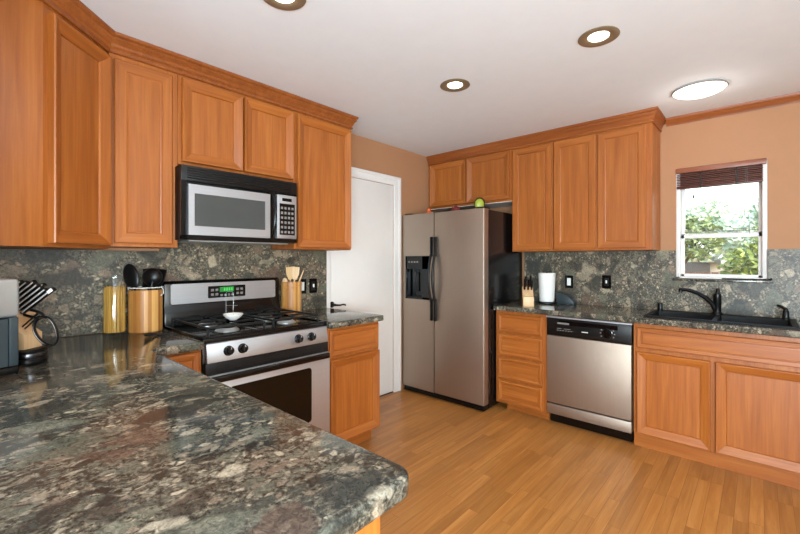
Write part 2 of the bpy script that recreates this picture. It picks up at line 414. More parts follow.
# white interior door
dr = thing('door_1', 'white flat door beside the refrigerator', None, (0, 0, 0)); tag(dr, kind='structure')
MB().box(-.055, D0+.0005, .009, -.002, D1-.0005, DZ-.0005).build('door_slab', M['white'], dr, bevel=.003)
CS = MB()
CS.prism([(D1, 0), (D1+.092, 0), (D1+.092, DZ+.085), (-1.732, DZ+.085), (-1.732, 0), (D0, 0), (D0, DZ), (D1, DZ)], .0, .018, 0, 'yz')
CS.prism([(D1+.062, 0), (D1+.092, 0), (D1+.092, DZ+.085), (-1.732, DZ+.085), (-1.732, DZ+.057), (D1+.062, DZ+.057)], .0, .026, 0, 'yz')
CS.build('door_casing', M['white'], dr, bevel=.003)
MB().box(-.12, D0, 0, -.055, D0+.004, DZ).box(-.12, D1-.004, 0, -.055, D1, DZ).box(-.075, D0, 0, -.055, D1, .02).build('door_jamb', M['white'], dr)
MB().box(-.10, D0, 0, -.001, D1, .008).build('door_gap_shade', M['gap_shade'], dr)  # dark strip painting the shade in the gap under the door
h = MB(); RY = Matrix.Rotation(PI/2, 4, 'Y')
h.lathe([(.026,0),(.028,.004),(.024,.012),(.012,.016),(.011,.05)], (-.008,-1.660,.932), 20, 0, RY)
h.tube([(.028,-1.660,.932),(.034,-1.64,.929),(.036,-1.60,.925),(.036,-1.57,.930),(.034,-1.545,.926),(.032,-1.538,.918)], [.010,.009,.0075,.007,.007,.006], 10)
h.build('door_handle', M['bronze_black'], dr)

# kitchen window
wi = thing('window_1', None, None, (0,0,0)); tag(wi, kind='structure')
f = MB(); T = .034
f.box(WX0, .0, WZ0, WX0+.026, .12, WZ1).box(WX1-.026, .0, WZ0, WX1, .12, WZ1).box(WX0, .0, WZ1-.02, WX1, .12, WZ1).box(WX0, 0, WZ0, WX1, .12, WZ0+.012)
f.build('window_frame', M['white'], wi, bevel=.002)
a0, a1 = WX0+.0255, WX1-.0255
for nm, z0, z1, y0 in (('lower_sash', WZ0+.012, 1.512, .05), ('upper_sash', 1.49, WZ1-.02, .085)):
    m = MB(); b = .020 if nm == 'lower_sash' else .03
    m.box(a0, y0, z0, a0+.022, y0+.03, z1).box(a1-.022, y0, z0, a1, y0+.03, z1).box(a0, y0, z0, a1, y0+.03, z0+b).box(a0, y0, z1-.03, a1, y0+.03, z1)
    so = m.build(nm, M['white'], wi, bevel=.002)
    MB().box(a0+.02, y0+.013, z0+.015, a1-.02, y0+.017, z1-.02).build('pane', M['pane'], so)
m = MB().box(a0+.02, .08, 1.530, a1-.02, .084, 1.537).box(a0+.02, .08, 1.545, a1-.02, .084, 1.549)
m.build('screen_rail', M['grey_mark'], wi)
m = MB().box(2.318, .06, 1.795, 2.328, .08, 1.822, 0); m.build('sash_stop', M['black_satin'], wi)
MB().box(2.330, .038, 1.425, 2.342, .05, 1.445).build('sash_stop', M['black_satin'], wi)

# stone backsplash slabs (fixed to the walls)
def slab(name, boxes, label):
    m = MB()
    for b in boxes: m.box(*b)
    return tag(m.build(name, M['granite_wall'], smooth=0), label, 'backsplash')
slab('backsplash', [(.0005, -3.899, .9145, .02, -2.98, 1.366), (.0005, -2.98, .9145, .02, -2.244, 1.42), (.0005, -2.244, .9145, .02, -1.734, 1.388)], 'polished dark river-stone granite backsplash behind the stove')
slab('backsplash', [(.966, -.02, .9145, WX0-.001, -.0005, 1.388), (WX0-.001, -.02, .915, WX1+.001, -.0005, WZ0-.022), (WX1+.001, -.02, .915, 4.2, -.0005, 1.388)],
     'polished dark river-stone granite backsplash behind the sink')
tag(MB().box(WX0-.02, -.034, WZ0-.021, WX1+.03, -.0005, WZ0-.001).build('window_sill', M['granite'], bevel=.003), 'thin granite ledge under the kitchen window', 'window sill')

# ------------------------------------------------------------------ cabinetry
def panel_front(mb, x0, x1, z0, z1, kind):
    """mitred picture-frame front; local face plane y = 0, sticks out to -y; mats 0 = upright grain, 1 = level grain"""
    if kind == 'door': rings = [(0, 0), (0, -.025), (.003, -.030), (.007, -.030), (.052, -.011), (.0545, -.003), (.057, -.004)]
    elif kind == 'flat': rings = [(0, 0), (0, -.015), (.004, -.019), (.050, -.018), (.053, -.013), (.060, -.011), (.0625, -.013)]
    elif kind == 'slab': rings = [(0, 0), (0, -.015), (.004, -.019), (.026, -.018), (.028, -.012), (.033, -.012), (.035, -.017), (.040, -.0175)]
    else: rings = [(0, 0), (0, -.015), (.004, -.019), (.012, -.020), (.030, -.015), (.033, -.010), (.035, -.013)]
    v = []; f = []; mi = []
    for i, y in rings: v += [(x0+i, y, z0+i), (x1-i, y, z0+i), (x1-i, y, z1-i), (x0+i, y, z1-i)]
    for r in range(len(rings)-1):
        for k in range(4):
            mb_f = (r*4+k, r*4+(k+1)%4, (r+1)*4+(k+1)%4, (r+1)*4+k); f.append(mb_f); mi.append(1 if k in (0, 2) else 0)
    n = len(rings)-1
    f.append((n*4, n*4+1, n*4+2, n*4+3)); mi.append(1 if kind in ('drawer', 'slab') else 0)
    f.append((3,2,1,0)); mi.append(0)
    o = len(mb.v); mb.v += v
    for a, b in zip(f, mi): mb.f.append([i+o for i in a]); mb.mi.append(b)
    return mb
WD = [M['wood_z'], M['wood_x']]
def cabinet(name, label, loc, rz, w, z0, z1, depth, fronts, toe=None, group=None, bottom=False, hollow=False):
    t = thing(name, label, 'cabinet', loc, rz, group)
    b = MB()
    if hollow: b.box(0, 0, z0, w, .019, z1).box(0, .019, z0, .018, depth, z1).box(w-.018, .019, z0, w, depth, z1).box(.018, .019, z0, w-.018, depth, z0+.018).box(.018, depth-.01, z0+.018, w-.018, depth, z1)
    else: b.box(0, 0, z0, w, depth, z1)
    b.build('body', M['wood_z'], t, bevel=.0015, seg=1)
    if toe is not None:
        x0, x1, y, zt = toe
        MB().box(x0, y, 0, x1, y+.018, zt).box(x0, y+.018, 0, x0+.018, depth, zt).box(x1-.018, y+.018, 0, x1, depth, zt).build('toe_kick', M['wood_x'], t)
    for k, x0, x1, a, c in fronts:
        nm = 'door' if k in ('door', 'flat') else 'drawer_front'
        panel_front(MB(), x0, x1, a, c, k).build(nm, WD, t, smooth=0)
    if bottom: MB().box(.002, .002, z0-.006, w-.002, depth-.002, z0-.0002).build('underside_panel', M['melamine'], t)
    return t
R90 = PI/2
# --- stove wall, upper run  (local x runs north, face looks east)
def west(y, face): return (face, y, 0)
cabinet('wall_cabinet', 'tall single-door cherry wall cabinet right of the microwave', west(-2.240, .311), R90, .518, 1.390, 2.39, .309, [('door', .018, .500, 1.402, 2.322)])
cabinet('wall_cabinet', 'short double-door cherry wall cabinet over the microwave', west(-2.983, .311), R90, .742, 1.846, 2.39, .309, [('door', .016, .364, 1.862, 2.325), ('door', .377, .726, 1.862, 2.325)])
cabinet('wall_cabinet', 'narrow single-door cherry wall cabinet left of the microwave', west(-3.299, .311), R90, .315, 1.382, 2.39, .309, [('flat', .020, .284, 1.400, 2.318)])
# diagonal corner wall cabinet
t = thing('corner_wall_cabinet', 'cherry wall cabinet turned across the corner above the knife block', 'cabinet', (DX, DY, 0), math.radians(135))
Rm = Matrix.Rotation(-math.radians(135), 4, 'Z')
pl = [(.002,-3.301),(.311,-3.301),(DX,DY),(DX,-3.897),(.002,-3.897)]
pl = [(Rm @ Vector((a-DX, b-DY, 0)))[:2] for a, b in pl]
MB().prism(pl, 1.368, 2.39).build('body', M['wood_z'], t, bevel=.0015, seg=1)
fw = DG*math.sqrt(2)
panel_front(MB(), .022, fw-.022, 1.384, 2.312, 'door').build('door', WD, t, smooth=0)
# --- sink wall, upper run
cabinet('wall_cabinet', 'short double-door cherry wall cabinet over the refrigerator', (.002, -.327, 0), 0, .984, 1.866, 2.39, .325, [('door', .035, .488, 1.886, 2.335), ('door', .502, .962, 1.886, 2.335)], bottom=True)
cabinet('wall_cabinet', 'single-door cherry wall cabinet right above the dishwasher end of the granite', (.988, -.327, 0), 0, .384, 1.390, 2.39, .325, [('flat', .010, .374, 1.404, 2.330)])
cabinet('wall_cabinet', 'double-door cherry wall cabinet nearest the window', (1.374, -.327, 0), 0, .738, 1.390, 2.39, .325, [('flat', .008, .346, 1.404, 2.330), ('flat', .362, .700, 1.404, 2.330)])
# --- stove wall, base run
cabinet('base_cabinet', 'cherry base cabinet with one drawer and door right of the stove', west(-2.216, .647), R90, .466, .10, .873, .62, [('drawer', .014, .452, .690, .856), ('door', .014, .452, .122, .668)], toe=(0, .466, .075, .10))
cabinet('base_cabinet', 'narrow cherry base cabinet left of the stove, mostly behind the peninsula', west(-3.240, .647), R90, .248, .10, .873, .62, [('drawer', .030, .236, .735, .862), ('door', .030, .236, .122, .715)], toe=(0, .248, .075, .10))
# --- peninsula base, faces north toward the stove (local x runs west)
cabinet('peninsula_cabinet', 'cherry base cabinet carrying the granite peninsula', (2.166, -3.262, 0), PI, 1.50, .10, .873, .615,
        [('drawer', .02, .49, .70, .86), ('drawer', .515, .985, .70, .86), ('drawer', 1.01, 1.48, .70, .86), ('door', .02, .49, .12, .68), ('door', .515, .985, .12, .68), ('door', 1.01, 1.48, .12, .68)], toe=(0, 1.50, .06, .10))
# --- sink wall, base run
cabinet('drawer_cabinet', 'cherry base cabinet of four drawers between refrigerator and dishwasher', (.971, -.60, 0), 0, .454, .062, .873, .575,
        [('drawer', .026, .418, .688, .846), ('drawer', .026, .418, .488, .668), ('drawer', .026, .418, .284, .466), ('drawer', .026, .418, .078, .264)], toe=(.075, .452, .06, .062))
cabinet('sink_cabinet', 'wide cherry sink base cabinet with two doors right of the dishwasher', (2.044, -.595, 0), 0, .916, .10, .873, .57,
        [('slab', .024, .892, .702, .842), ('door', .024, .432, .106, .672), ('door', .458, .892, .106, .672)], toe=(.0, .916, .018, .10), hollow=True)
cabinet('base_cabinet', 'cherry base cabinet beyond the sink, under the end of the granite', (2.962, -.60, 0), 0, .62, .10, .873, .575,
        [('drawer', .02, .60, .70, .845), ('door', .02, .60, .12, .68)], toe=(0, .62, .04, .10))

# --- granite worktops
def worktop(label, polys, holes=None):
    m = MB()
    for p in polys: m.prism(p, .8735, .914)
    return tag(m.build('countertop', M['granite'], bevel=.009, seg=3), label, 'countertop')
ne = arc(2.228-.045, -3.222-.045, .045, 0, PI/2, 6)
inner = arc(.683+.03, -3.222+.03, .03, -PI/2, -PI, 4)
worktop('granite worktop of the peninsula wrapping to the left of the stove', [[(.001,-3.897),(2.20,-3.897),(2.240,-3.86)]+ne+inner+[(.683,-2.988),(.001,-2.988)]])
worktop('short granite worktop right of the stove', [[(.001,-2.214),(.683,-2.214)]+arc(.683-.02,-1.722-.02,.02,0,PI/2,4)+[(.001,-1.722)]])
SX0, SX1, SY0, SY1 = 2.118, 2.862, -.545, -.135
cn = MB()
for p in ([(.972,-.65),(SX0,-.65),(SX0,-.021),(.972,-.021)], [(SX1,-.65),(3.61,-.65),(3.61,-.021),(SX1,-.021)], [(SX0,-.65),(SX1,-.65),(SX1,SY0),(SX0,SY0)], [(SX0,SY1),(SX1,SY1),(SX1,-.021),(SX0,-.021)]):
    cn.prism(p, .8735, .914)
bmc = cn.build('countertop', M['granite'], bevel=0)
bm = bmesh.new(); bm.from_mesh(bmc.data)
bmesh.ops.bevel(bm, geom=[e for e in bm.edges if all(abs(v.co.y+.65) < 1e-4 for v in e.verts) and abs(e.verts[0].co.z-e.verts[1].co.z) < 1e-4], offset=.009, segments=3, profile=.5, affect='EDGES')
bm.to_mesh(bmc.data); bm.free()
tag(bmc, 'long granite worktop holding the sink', 'countertop')

# ------------------------------------------------------------------ sink and taps
t = thing('kitchen_sink', 'black double-bowl sink set in the granite under the window', 'sink', (2.49, -.34, .914))
m = MB()
rx0, rx1, ry0, ry1 = -.392, .392, -.225, .222
def bowl(m, x0, x1, y0, y1, dz):
    n = 4; pts = []
    o = [(x0,y0,.010),(x1,y0,.010),(x1,y1,.010),(x0,y1,.010)]
    i1 = [(x0+.02,y0+.02,-dz),(x1-.02,y0+.02,-dz),(x1-.02,y1-.02,-dz),(x0+.02,y1-.02,-dz)]
    m.add(o+i1, [(0,1,5,4),(1,2,6,5),(2,3,7,6),(3,0,4,7),(4,5,6,7)])
bx = [(rx0+.03, -.012), (.012, rx1-.03)]; by = (ry0+.028, ry1-.085)
xs = [rx0, bx[0][0], bx[0][1], bx[1][0], bx[1][1], rx1]; ys = [ry0, by[0], by[1], ry1]
for i in range(5):
    for j in range(3):
        if j == 1 and i in (1, 3): continue
        m.box(xs[i], ys[j], .0005, xs[i+1], ys[j+1], .010)
ob = m.build('rim', M['sink_black'], t)
for a, b in bx:
    m = MB(); bowl(m, a+.001, b-.001, by[0]+.001, by[1]-.001, .17)
    w = m.build('bowl', M['sink_black'], t, bevel=.012)
    c = ((a+b)/2, (by[0]+by[1])/2)
    MB().lathe([(.045,-.1695),(.045,-.166),(.030,-.165),(.028,-.168)], (c[0],c[1],0), 24).build('drain', M['chrome'], w)
t = thing('faucet', 'black single-lever kitchen faucet with a long low spout', 'faucet', (2.482, -.162, .924))
MB().lathe([(.034,0),(.034,.008),(.028,.014),(.026,.02)], (0,0,0), 24).build('base', M['bronze_black'], t)
MB().lathe([(.025,.018),(.024,.07),(.026,.075),(.024,.12),(.026,.128),(.021,.150),(.010,.156)], (0,0,0), 24).build('body', M['bronze_black'], t)
sp = [(-.010,-.004,.035),(-.030,-.014,.078),(-.062,-.030,.116),(-.104,-.051,.148),(-.150,-.074,.168),(-.186,-.092,.174),(-.208,-.103,.172)]
MB().tube(sp, [.017,.0165,.0155,.0145,.0135,.013,.014], 14).tube([(-.202,-.100,.176),(-.206,-.102,.150)], [.014,.0125], 14).build('spout', M['bronze_black'], t)
MB().tube([(0,0,.148),(.004,.002,.165),(.003,.006,.185)], [.015,.013,.011], 12).build('lever', M['bronze_black'], t)
t = thing('soap_dispenser', 'small black soap pump on the sink rim right of the faucet', 'soap dispenser', (2.836, -.160, .924))
MB().lathe([(.024,0),(.024,.006),(.018,.012),(.017,.052),(.013,.058)], (0,0,0), 20).build('body', M['bronze_black'], t)
MB().lathe([(.012,.056),(.012,.066),(.008,.070)], (0,0,0), 16).tube([(0,0,.064),(-.022,-.012,.082),(-.040,-.022,.090)], [.011,.010,.008], 10).build('pump_head', M['bronze_black'], t)
t = thing('sink_air_gap', 'short dark capped cylinder on the sink rim left of the faucet', 'air gap', (2.136, -.165, .924))
MB().lathe([(.022,0),(.022,.004),(.018,.008),(.018,.050),(.015,.058),(.006,.061)], (0,0,0), 20).build('body', M['bronze_black'], t)

# ------------------------------------------------------------------ refrigerator
FX0, FX1, FY, FS = .032, .957, -.787, .423
t = thing('refrigerator', 'side-by-side stainless refrigerator with black sides and dispenser', 'refrigerator', (FX0, FY, 0))
fw = FX1-FX0
MB().box(.005, .085, .02, fw-.003, .748, 1.752).build('cabinet_body', M['fridge_side'], t, bevel=.004)
MB().box(.01, .012, .012, fw-.008, .10, .055).build('kick_grille', M['black_satin'], t, bevel=.003)
g = MB()
for k in range(3): g.box(.03, .009, .018+k*.012, fw-.03, .0125, .024+k*.012)
g.build('grille_slats', M['black'], t)
sx = FS-FX0
# freezer door with the dispenser opening
dx0, dx1, dz0, dz1 = .038, .336, .930, 1.351
fd = MB().box(0, 0, .060, dx0, .078, 1.760).box(dx1, 0, .060, sx-.003, .078, 1.760).box(dx0, 0, .060, dx1, .078, dz0).box(dx0, 0, dz1, dx1, .078, 1.760)
fdo = fd.build('freezer_door', M['steel'], t)
d = MB()
d.box(dx0, -.006, dz0, dx0+.020, .05, dz1).box(dx1-.085, -.006, dz0, dx1, .05, dz1).box(dx0, -.006, dz0, dx1, .05, dz0+.022).box(dx0, -.006, 1.222, dx1, .05, dz1).box(dx0, .066, dz0, dx1, .074, dz1)
d.box(dx0+.02, .0, dz0+.02, dx1-.08, .06, dz0+.028, 0)
d.box(dx0+.085, .02, 1.19, dx0+.125, .06, 1.225).box(dx0+.095, .035, 1.0, dx0+.115, .045, 1.20)
d.build('dispenser', M['black'], fdo, bevel=.002, seg=1)
d = MB()
for k in range(4): d.box(dx0+.04+k*.035, -.0075, 1.285, dx0+.06+k*.035, -.006, 1.300)
d.build('dispenser_buttons', M['grey_mark'], fdo)
dr2 = MB().box(sx+.003, 0, .060, fw, .078, 1.760).build('refrigerator_door', M['steel'], t, bevel=.008, seg=3)
def fhandle(x, par):
    m = MB()
    m.box(x-.010, -.026, 1.345, x+.010, -.001, 1.530).box(x-.010, -.026, .740, x+.010, -.001, .945)
    p = []
    for i in range(13):
        a = i/12; p.append((x, -.020-.040*math.sin(PI*a), .92+.45*a))
    m.tube(p, .0125, 10)
    return m.build('handle', M['black_satin'], par, bevel=.003, seg=2)
fhandle(sx-.020, fdo); fhandle(sx+.024, dr2)
for a, b in ((.01,.09),(fw-.09,fw-.01)): MB().box(a, .02, 1.7605, b, .12, 1.774).build('hinge_cover', M['black_satin'], t, bevel=.004)
# objects on the refrigerator
ztop = 1.7532
t = thing('oval_ornament', 'yellow-green oval ornament with dark rim standing on the refrigerator', 'ornament', (.800, -.60, ztop)); 
MB().lathe([(.026,0),(.030,.004),(.030,.010),(.018,.014)], (0,0,0), 20).build('foot', M['dark_rim'], t)
Rz = Matrix.Rotation(math.radians(42), 4, 'Z')
MB().ell((0,.006,.072), (.052,.020,.062), 28, 16, 0, Rz).build('rim', M['dark_rim'], t)
MB().ell((.004,-.004,.066), (.042,.022,.053), 28, 16, 0, Rz).build('front', M['green'], t)
t = thing('small_pot', 'small dark red pot on top of the refrigerator, mid way along', 'pot', (.545, -.60, ztop))
MB().lathe([(.030,0),(.045,.012),(.050,.032),(.044,.046),(.046,.052),(.040,.052)], (0,0,0), 28).build('body', M['dark_red'], t)
MB().lathe([(.043,.0522),(.036,.062),(.014,.068),(.010,.074),(.013,.082),(.006,.087)], (0,0,0), 28).build('lid', M['dark_red'], t)
t = thing('small_gourd', 'small orange gourd-shaped ornament on the front left of the refrigerator top', 'ornament', (.250, -.64, ztop))
MB().ell((0,0,.024), (.034,.034,.024), 24, 12).ell((0,0,.056), (.021,.021,.020), 20, 10).build('body', M['orange'], t)
MB().tube([(0,0,.072),(.003,.002,.086),(.010,.004,.094)], [.006,.005,.004], 8).build('stem', M['bark'], t)

# ------------------------------------------------------------------ dishwasher
DWX = 1.4295; dw = .610
t = thing('dishwasher', 'stainless dishwasher with a black control strip', 'dishwasher', (DWX, -.625, 0))
MB().box(.004, .04, .10, dw-.004, .58, .868).build('tub', M['black_satin'], t)
MB().box(.003, .0, .716, dw-.003, .05, .853).build('control_panel', M['black_satin'], t, bevel=.004)
MB().box(.0, -.004, .8545, dw, .05, .8655).build('top_trim', M['steel_x'], t)
m = MB().box(.10, -.003, .806, .52, .0005, .838); m.build('vent', M['black'], t, bevel=.001, seg=1)
m = MB()
for k in range(6): m.box(.085+k*.021, -.001, .757, .099+k*.021, .001, .762)
for x, w in ((.085,.035),(.14,.05)): m.box(x, -.001, .772, x+w, .001, .776)
m.box(.090, -.001, .815-.006, .18, -.0032, .822)
m.build('panel_print', M['grey_mark'], t)
MB().box(.272, -.001, .762, .318, .001, .769).build('badge', M['pale_mark'], t)
RX = Matrix.Rotation(PI/2, 4, 'X')
k_ = MB().lathe([(.036,-.001),(.036,.004),(.030,.006),(.026,.020),(.024,.022)], (.452,0,.776), 28, 0, RX); k_.build('dial', M['black'], t)
m = MB()
for i in range(9):
    a = math.radians(-120+30*i); m.box(.452+.047*math.sin(a)-.005, -.0012, .776+.047*math.cos(a)-.0035, .452+.047*math.sin(a)+.005, .001, .776+.047*math.cos(a)+.0035)
m.build('dial_marks', M['grey_mark'], t)
MB().box(.004, -.002, .178, dw-.004, .045, .712).build('door', M['steel'], t, bevel=.005)
MB().box(.004, .002, .088, dw-.004, .045, .168).build('access_panel', M['steel'], t, bevel=.004)
MB().box(.01, .07, .004, dw-.01, .09, .095).build('toe_plate', M['black'], t)

# ------------------------------------------------------------------ gas range
RY0, RW = -2.984, .764
t = thing('gas_range', 'stainless and black freestanding gas range with oven', 'stove', (.690, RY0, 0), R90)
# local: x north along the front, y into the wall, z up
MB().box(.002, .05, .03, RW-.002, .655, .895).build('body', M['black'], t, bevel=.003)
MB().box(.0, .035, .8955, RW, .665, .918).box(.0, .035, .918, .018, .665, .926).box(RW-.018, .035, .918, RW, .665, .926).box(.018, .035, .918, RW-.018, .055, .926).build('cooktop', M['black'], t, bevel=.005)
# slanted steel control panel
m = MB().prism([(.012,.798),(.060,.798),(.060,.893),(.026,.893)], .010, RW-.010, 0, 'yz'); m.build('control_panel', M['steel_x'], t, bevel=.003)
sl = math.atan2(.014, .095)
for x in (.118, .194, .538, .630):
    Mk = Matrix.Translation((x, .0195, .846)) @ Matrix.Rotation(PI/2-sl, 4, 'X')
    k_ = MB().lathe([(.026,-.002),(.026,.004),(.022,.007),(.020,.026),(.016,.030)], (0,0,0), 28, 0, Mk).box(-.004, -.019, .026, .004, .019, .037, 0, Mk).build('knob', M['black'], t)
    MB().box(-.0012, .006, .0372, .0012, .018, .0380, 0, Mk).build('pointer', M['pale_mark'], k_)
# vent strip and handle
MB().box(.004, .020, .700, RW-.004, .055, .796).build('vent_strip', M['black_satin'], t, bevel=.003)
m = MB()
for k in range(3): m.box(.06, .018, .752+k*.012, RW-.06, .0205, .757+k*.012)
m.build('vent_slots', M['gap_shade'], t)  # raised strips coloured dark as the shade inside slots
# oven door
od = MB().box(.004, .0, .185, RW-.004, .048, .735).build('oven_door', M['steel_oven'], t, bevel=.006)
def rrect(x0, z0, x1, z1, r, n=5):
    p = []
    for cx, cz, a in ((x1-r,z0+r,-PI/2),(x1-r,z1-r,0),(x0+r,z1-r,PI/2),(x0+r,z0+r,PI)): p += arc(cx, cz, r, a, a+PI/2, n)
    return p
MB().prism(rrect(.115, .335, RW-.145, .664, .02), -.002, .004, 0, 'xz').build('window', M['glass_dark'], od)
hb = MB().box(.014, -.026, .702, RW-.022, -.006, .736).box(.02, -.012, .706, .07, .002, .732).box(RW-.07, -.012, .706, RW-.03, .002, .732)
hb.build('handle', M['black'], od, bevel=.010, seg=3)
MB().box(.004, .004, .035, RW-.004, .048, .178).build('drawer', M['steel_oven'], t, bevel=.005)
# backguard
bg = MB().prism([(.575,.918),(.667,.918),(.667,1.186),(.612,1.186),(.596,1.17),(.600,1.04),(.592,1.02)], .0, RW, 0, 'yz').build('backguard', M['black'], t, bevel=.006)
MB().prism(rrect(.036, 1.046, RW-.036, 1.168, .012), .593, .600, 0, 'xz').build('steel_fascia', M['steel_x'], bg)
m = MB().prism(rrect(.252, 1.070, .500, 1.146, .006), .590, .594, 0, 'xz').build('clock_panel', M['black'], bg)
MB().box(.325, .5888, 1.106, .420, .5895, 1.138).build('display', M['led'], bg)
m = MB()
for k in range(4):
    x = .352+k*.016; m.box(x, .5880, 1.112, x+.010, .5887, 1.132)
m.build('digits', M['led_digit'], bg)
m = MB()
for i, x in enumerate((.270,.298,.436,.464)):
    for z in (1.084,1.112): m.box(x, .5885, z, x+.018, .5898, z+.016)
for k in range(4): m.box(.330+k*.024, .5885, 1.078, .346+k*.024, .5898, 1.092)
m.build('buttons', M['grey_mark'], bg)
# burners and grates
for bxx, byy, r in ((.195,.200,.052),(.570,.200,.046),(.195,.460,.046),(.570,.460,.052)):
    b = MB().lathe([(r+.012,.9185),(r+.012,.924),(r,.932),(r-.006,.938)], (bxx,byy,0), 28).build('burner', M['silver_plastic'], t)
    MB().lathe([(r-.010,.9382),(r-.006,.944),(r-.008,.950),(r-.018,.953)], (bxx,byy,0), 28).build('burner_cap', M['black_iron'], b)
for x0 in (.035, .405):
    g = MB(); x1 = x0+.325; zc = .968
    for yy in (.075, .33, .585-.02): g.box(x0, yy, zc-.012, x1, yy+.012, zc)
    for xx in (x0, x1-.012): g.box(xx, .075, zc-.012, xx+.012, .577, zc)
    for yc in (.200, .460):
        for dx_, dy_ in ((1,0),(-1,0),(0,1),(0,-1)):
            xc = x0+.1625
            if dx_: g.box(xc+dx_*.030, yc-.006, zc-.010, (x1-.006 if dx_ > 0 else x0+.006), yc+.006, zc+.002)
            else: g.box(xc-.006, yc+dy_*.030, zc-.010, xc+.006, yc+dy_*.122, zc+.002)
    for xx in (x0, x1-.012):
        for yy in (.075, .565): g.box(xx, yy, .919, xx+.012, yy+.012, zc)
    g.build('grate', M['black_iron'], t, bevel=.003, seg=1)
# small dish with wire handle on the stove
t = thing('spoon_rest', 'small white dish with a tall thin wire handle standing on the stove grate', 'dish', (.47, -2.745, .9705))
MB().lathe([(.018,0),(.022,.003),(.042,.018),(.052,.030),(.054,.036),(.050,.036),(.040,.022),(.012,.008)], (0,0,0), 32).build('dish', M['white_plastic'], t)
c_, s_ = math.cos(.73), math.sin(.73)
def loc_(u, v, z): return (u*c_-v*s_, u*s_+v*c_, z)
m = MB().tube([loc_(-.036,-.012,.030), loc_(-.036,-.012,.155), loc_(-.030,-.012,.163), loc_(.000,-.012,.163), loc_(.005,-.012,.155), loc_(.005,-.012,.026)], .0008, 6)
m.tube([loc_(-.036,-.012,.085), loc_(.03,-.012,.085)], .0008, 6)
m.build('wire_handle', M['silver_plastic'], t)

# ------------------------------------------------------------------ microwave
t = thing('microwave', 'black and steel over-the-range microwave under the short cabinet', 'microwave', (.402, -2.998, 1.416), R90)
mw, mh = .722, .413
MB().box(0, .018, .008, mw, .397, mh).build('body', M['black_satin'], t, bevel=.003)
MB().box(0, .0, .33, mw, .02, mh).build('vent_grille', M['black_satin'], t, bevel=.003)
m = MB()
for k in range(5): m.box(.03, -.003, .343+k*.013, mw-.05, .001, .349+k*.013)
m.build('grille_slats', M['black'], t)
MB().box(.0, .0, .012, .030, .02, .33).box(.0, .0, .012, mw, .02, .034).box(.516, .0, .034, .564, .02, .33).box(mw-.012, .0, .012, mw, .02, .33).build('front_frame', M['black'], t, bevel=.001, seg=1)
md = MB()
wx0, wx1, wz0, wz1 = .062, .482, .084, .262
md.box(.031, -.018, .035, wx0, .018, .31).box(wx1, -.018, .035, .515, .018, .31).box(wx0, -.018, .035, wx1, .018, wz0).box(wx0, -.018, wz1, wx1, .018, .31)
mdo = md.build('door', M['steel_x'], t)
MB().box(wx0-.001, -.014, wz0-.001, wx1+.001, -.008, wz1+.001).build('window', M['mw_glass'], mdo)
p = [(.538, -.002-.036*math.sin(PI*i/10)**.6, .052+.258*i/10) for i in range(11)]
MB().tube(p, [.008]+[.010]*9+[.008], 10).build('handle', M['black'], mdo)
cp = MB().box(.565, -.016, .036, mw-.013, .018, .318).build('control_panel', M['steel_x'], t, bevel=.003)
MB().box(.601, -.0172, .278, .671, -.0155, .298).build('display', M['black'], cp)
MB().box(.582, -.0172, .060, .694, -.0155, .262).build('keypad', M['black'], cp)
m = MB()
for i in range(4):
    for j in range(6): m.box(.590+i*.026, -.0182, .070+j*.031, .606+i*.026, -.0170, .086+j*.031)
m.build('keys', M['grey_mark'], cp)
MB().box(.05, .03, .002, mw-.05, .33, .008).build('underside_filter', M['silver_plastic'], t)

# ------------------------------------------------------------------ outlets
def plate(label, loc, rz, rocker):
    t = thing('wall_outlet', label, 'outlet', loc, rz, 'black outlet plates on the backsplash')
    MB().prism(rrect(-.036, -.058, .036, .058, .006), -.006, 0, 0, 'xz').build('cover_plate', M['black'], t)
    if rocker: MB().box(-.017, -.0085, -.034, .017, -.006, .034).build('insert', M['white_plastic'], t, bevel=.001, seg=1)
    else:
        MB().box(-.017, -.0075, -.034, .017, -.006, .034).build('insert', M['black_satin'], t)
        MB().box(-.006, -.014, -.012, .006, -.0075, .014).build('toggle', M['white_plastic'], t, bevel=.001, seg=1)
plate('black plate with a wide white insert on the backsplash beside the bamboo spoon crock', (.0202, -1.976, 1.105), R90, True)
plate('black plate with a small white toggle on the backsplash nearest the white door', (.0202, -1.872, 1.105), R90, False)
plate('black plate with a wide white insert on the backsplash nearest the paper towel', (1.400, -.0202, 1.112), 0, True)
plate('black plate with a small white toggle on the backsplash left of the sink', (1.718, -.0202, 1.122), 0, False)

# ------------------------------------------------------------------ ceiling lights
def can(label, x, y):
    t = thing('recessed_light', label, 'ceiling light', (x, y, H), 0, 'recessed ceiling lights')
    MB().lathe([(.094,-.0005),(.096,-.004),(.090,-.007),(.066,-.006),(.052,-.003),(.050,-.0012),(.050,-.0005)], (0,0,0), 40, caps=False).build('trim_ring', M['dark_trim'], t)
    MB().lathe([(.0495,-.001),(.046,-.004),(.03,-.006),(.004,-.007)], (0,0,0), 32).build('bulb', M['bulb'], t)
    light('recessed_light_beam', 'SPOT', (x, y, H-.02), (0,0,0), 14, (1.0,.95,.86), spot_size=math.radians(130), spot_blend=.8, shadow_soft_size=.05)
can('bronze-rimmed recessed ceiling light nearest the refrigerator', 1.249, -1.656)
can('bronze-rimmed recessed ceiling light in front of the sink', 2.105, -1.642)
can('bronze-rimmed recessed ceiling light cut by the top of the photo, near the stove', 1.20, -2.875)
t = thing('dome_light', 'round white glowing ceiling light above the sink', 'ceiling light', (2.412, -.540, H))
MB().lathe([(.150,-.0005),(.152,-.010),(.146,-.016),(.143,-.012)], (0,0,0), 48, caps=False).build('rim', M['silver_plastic'], t)
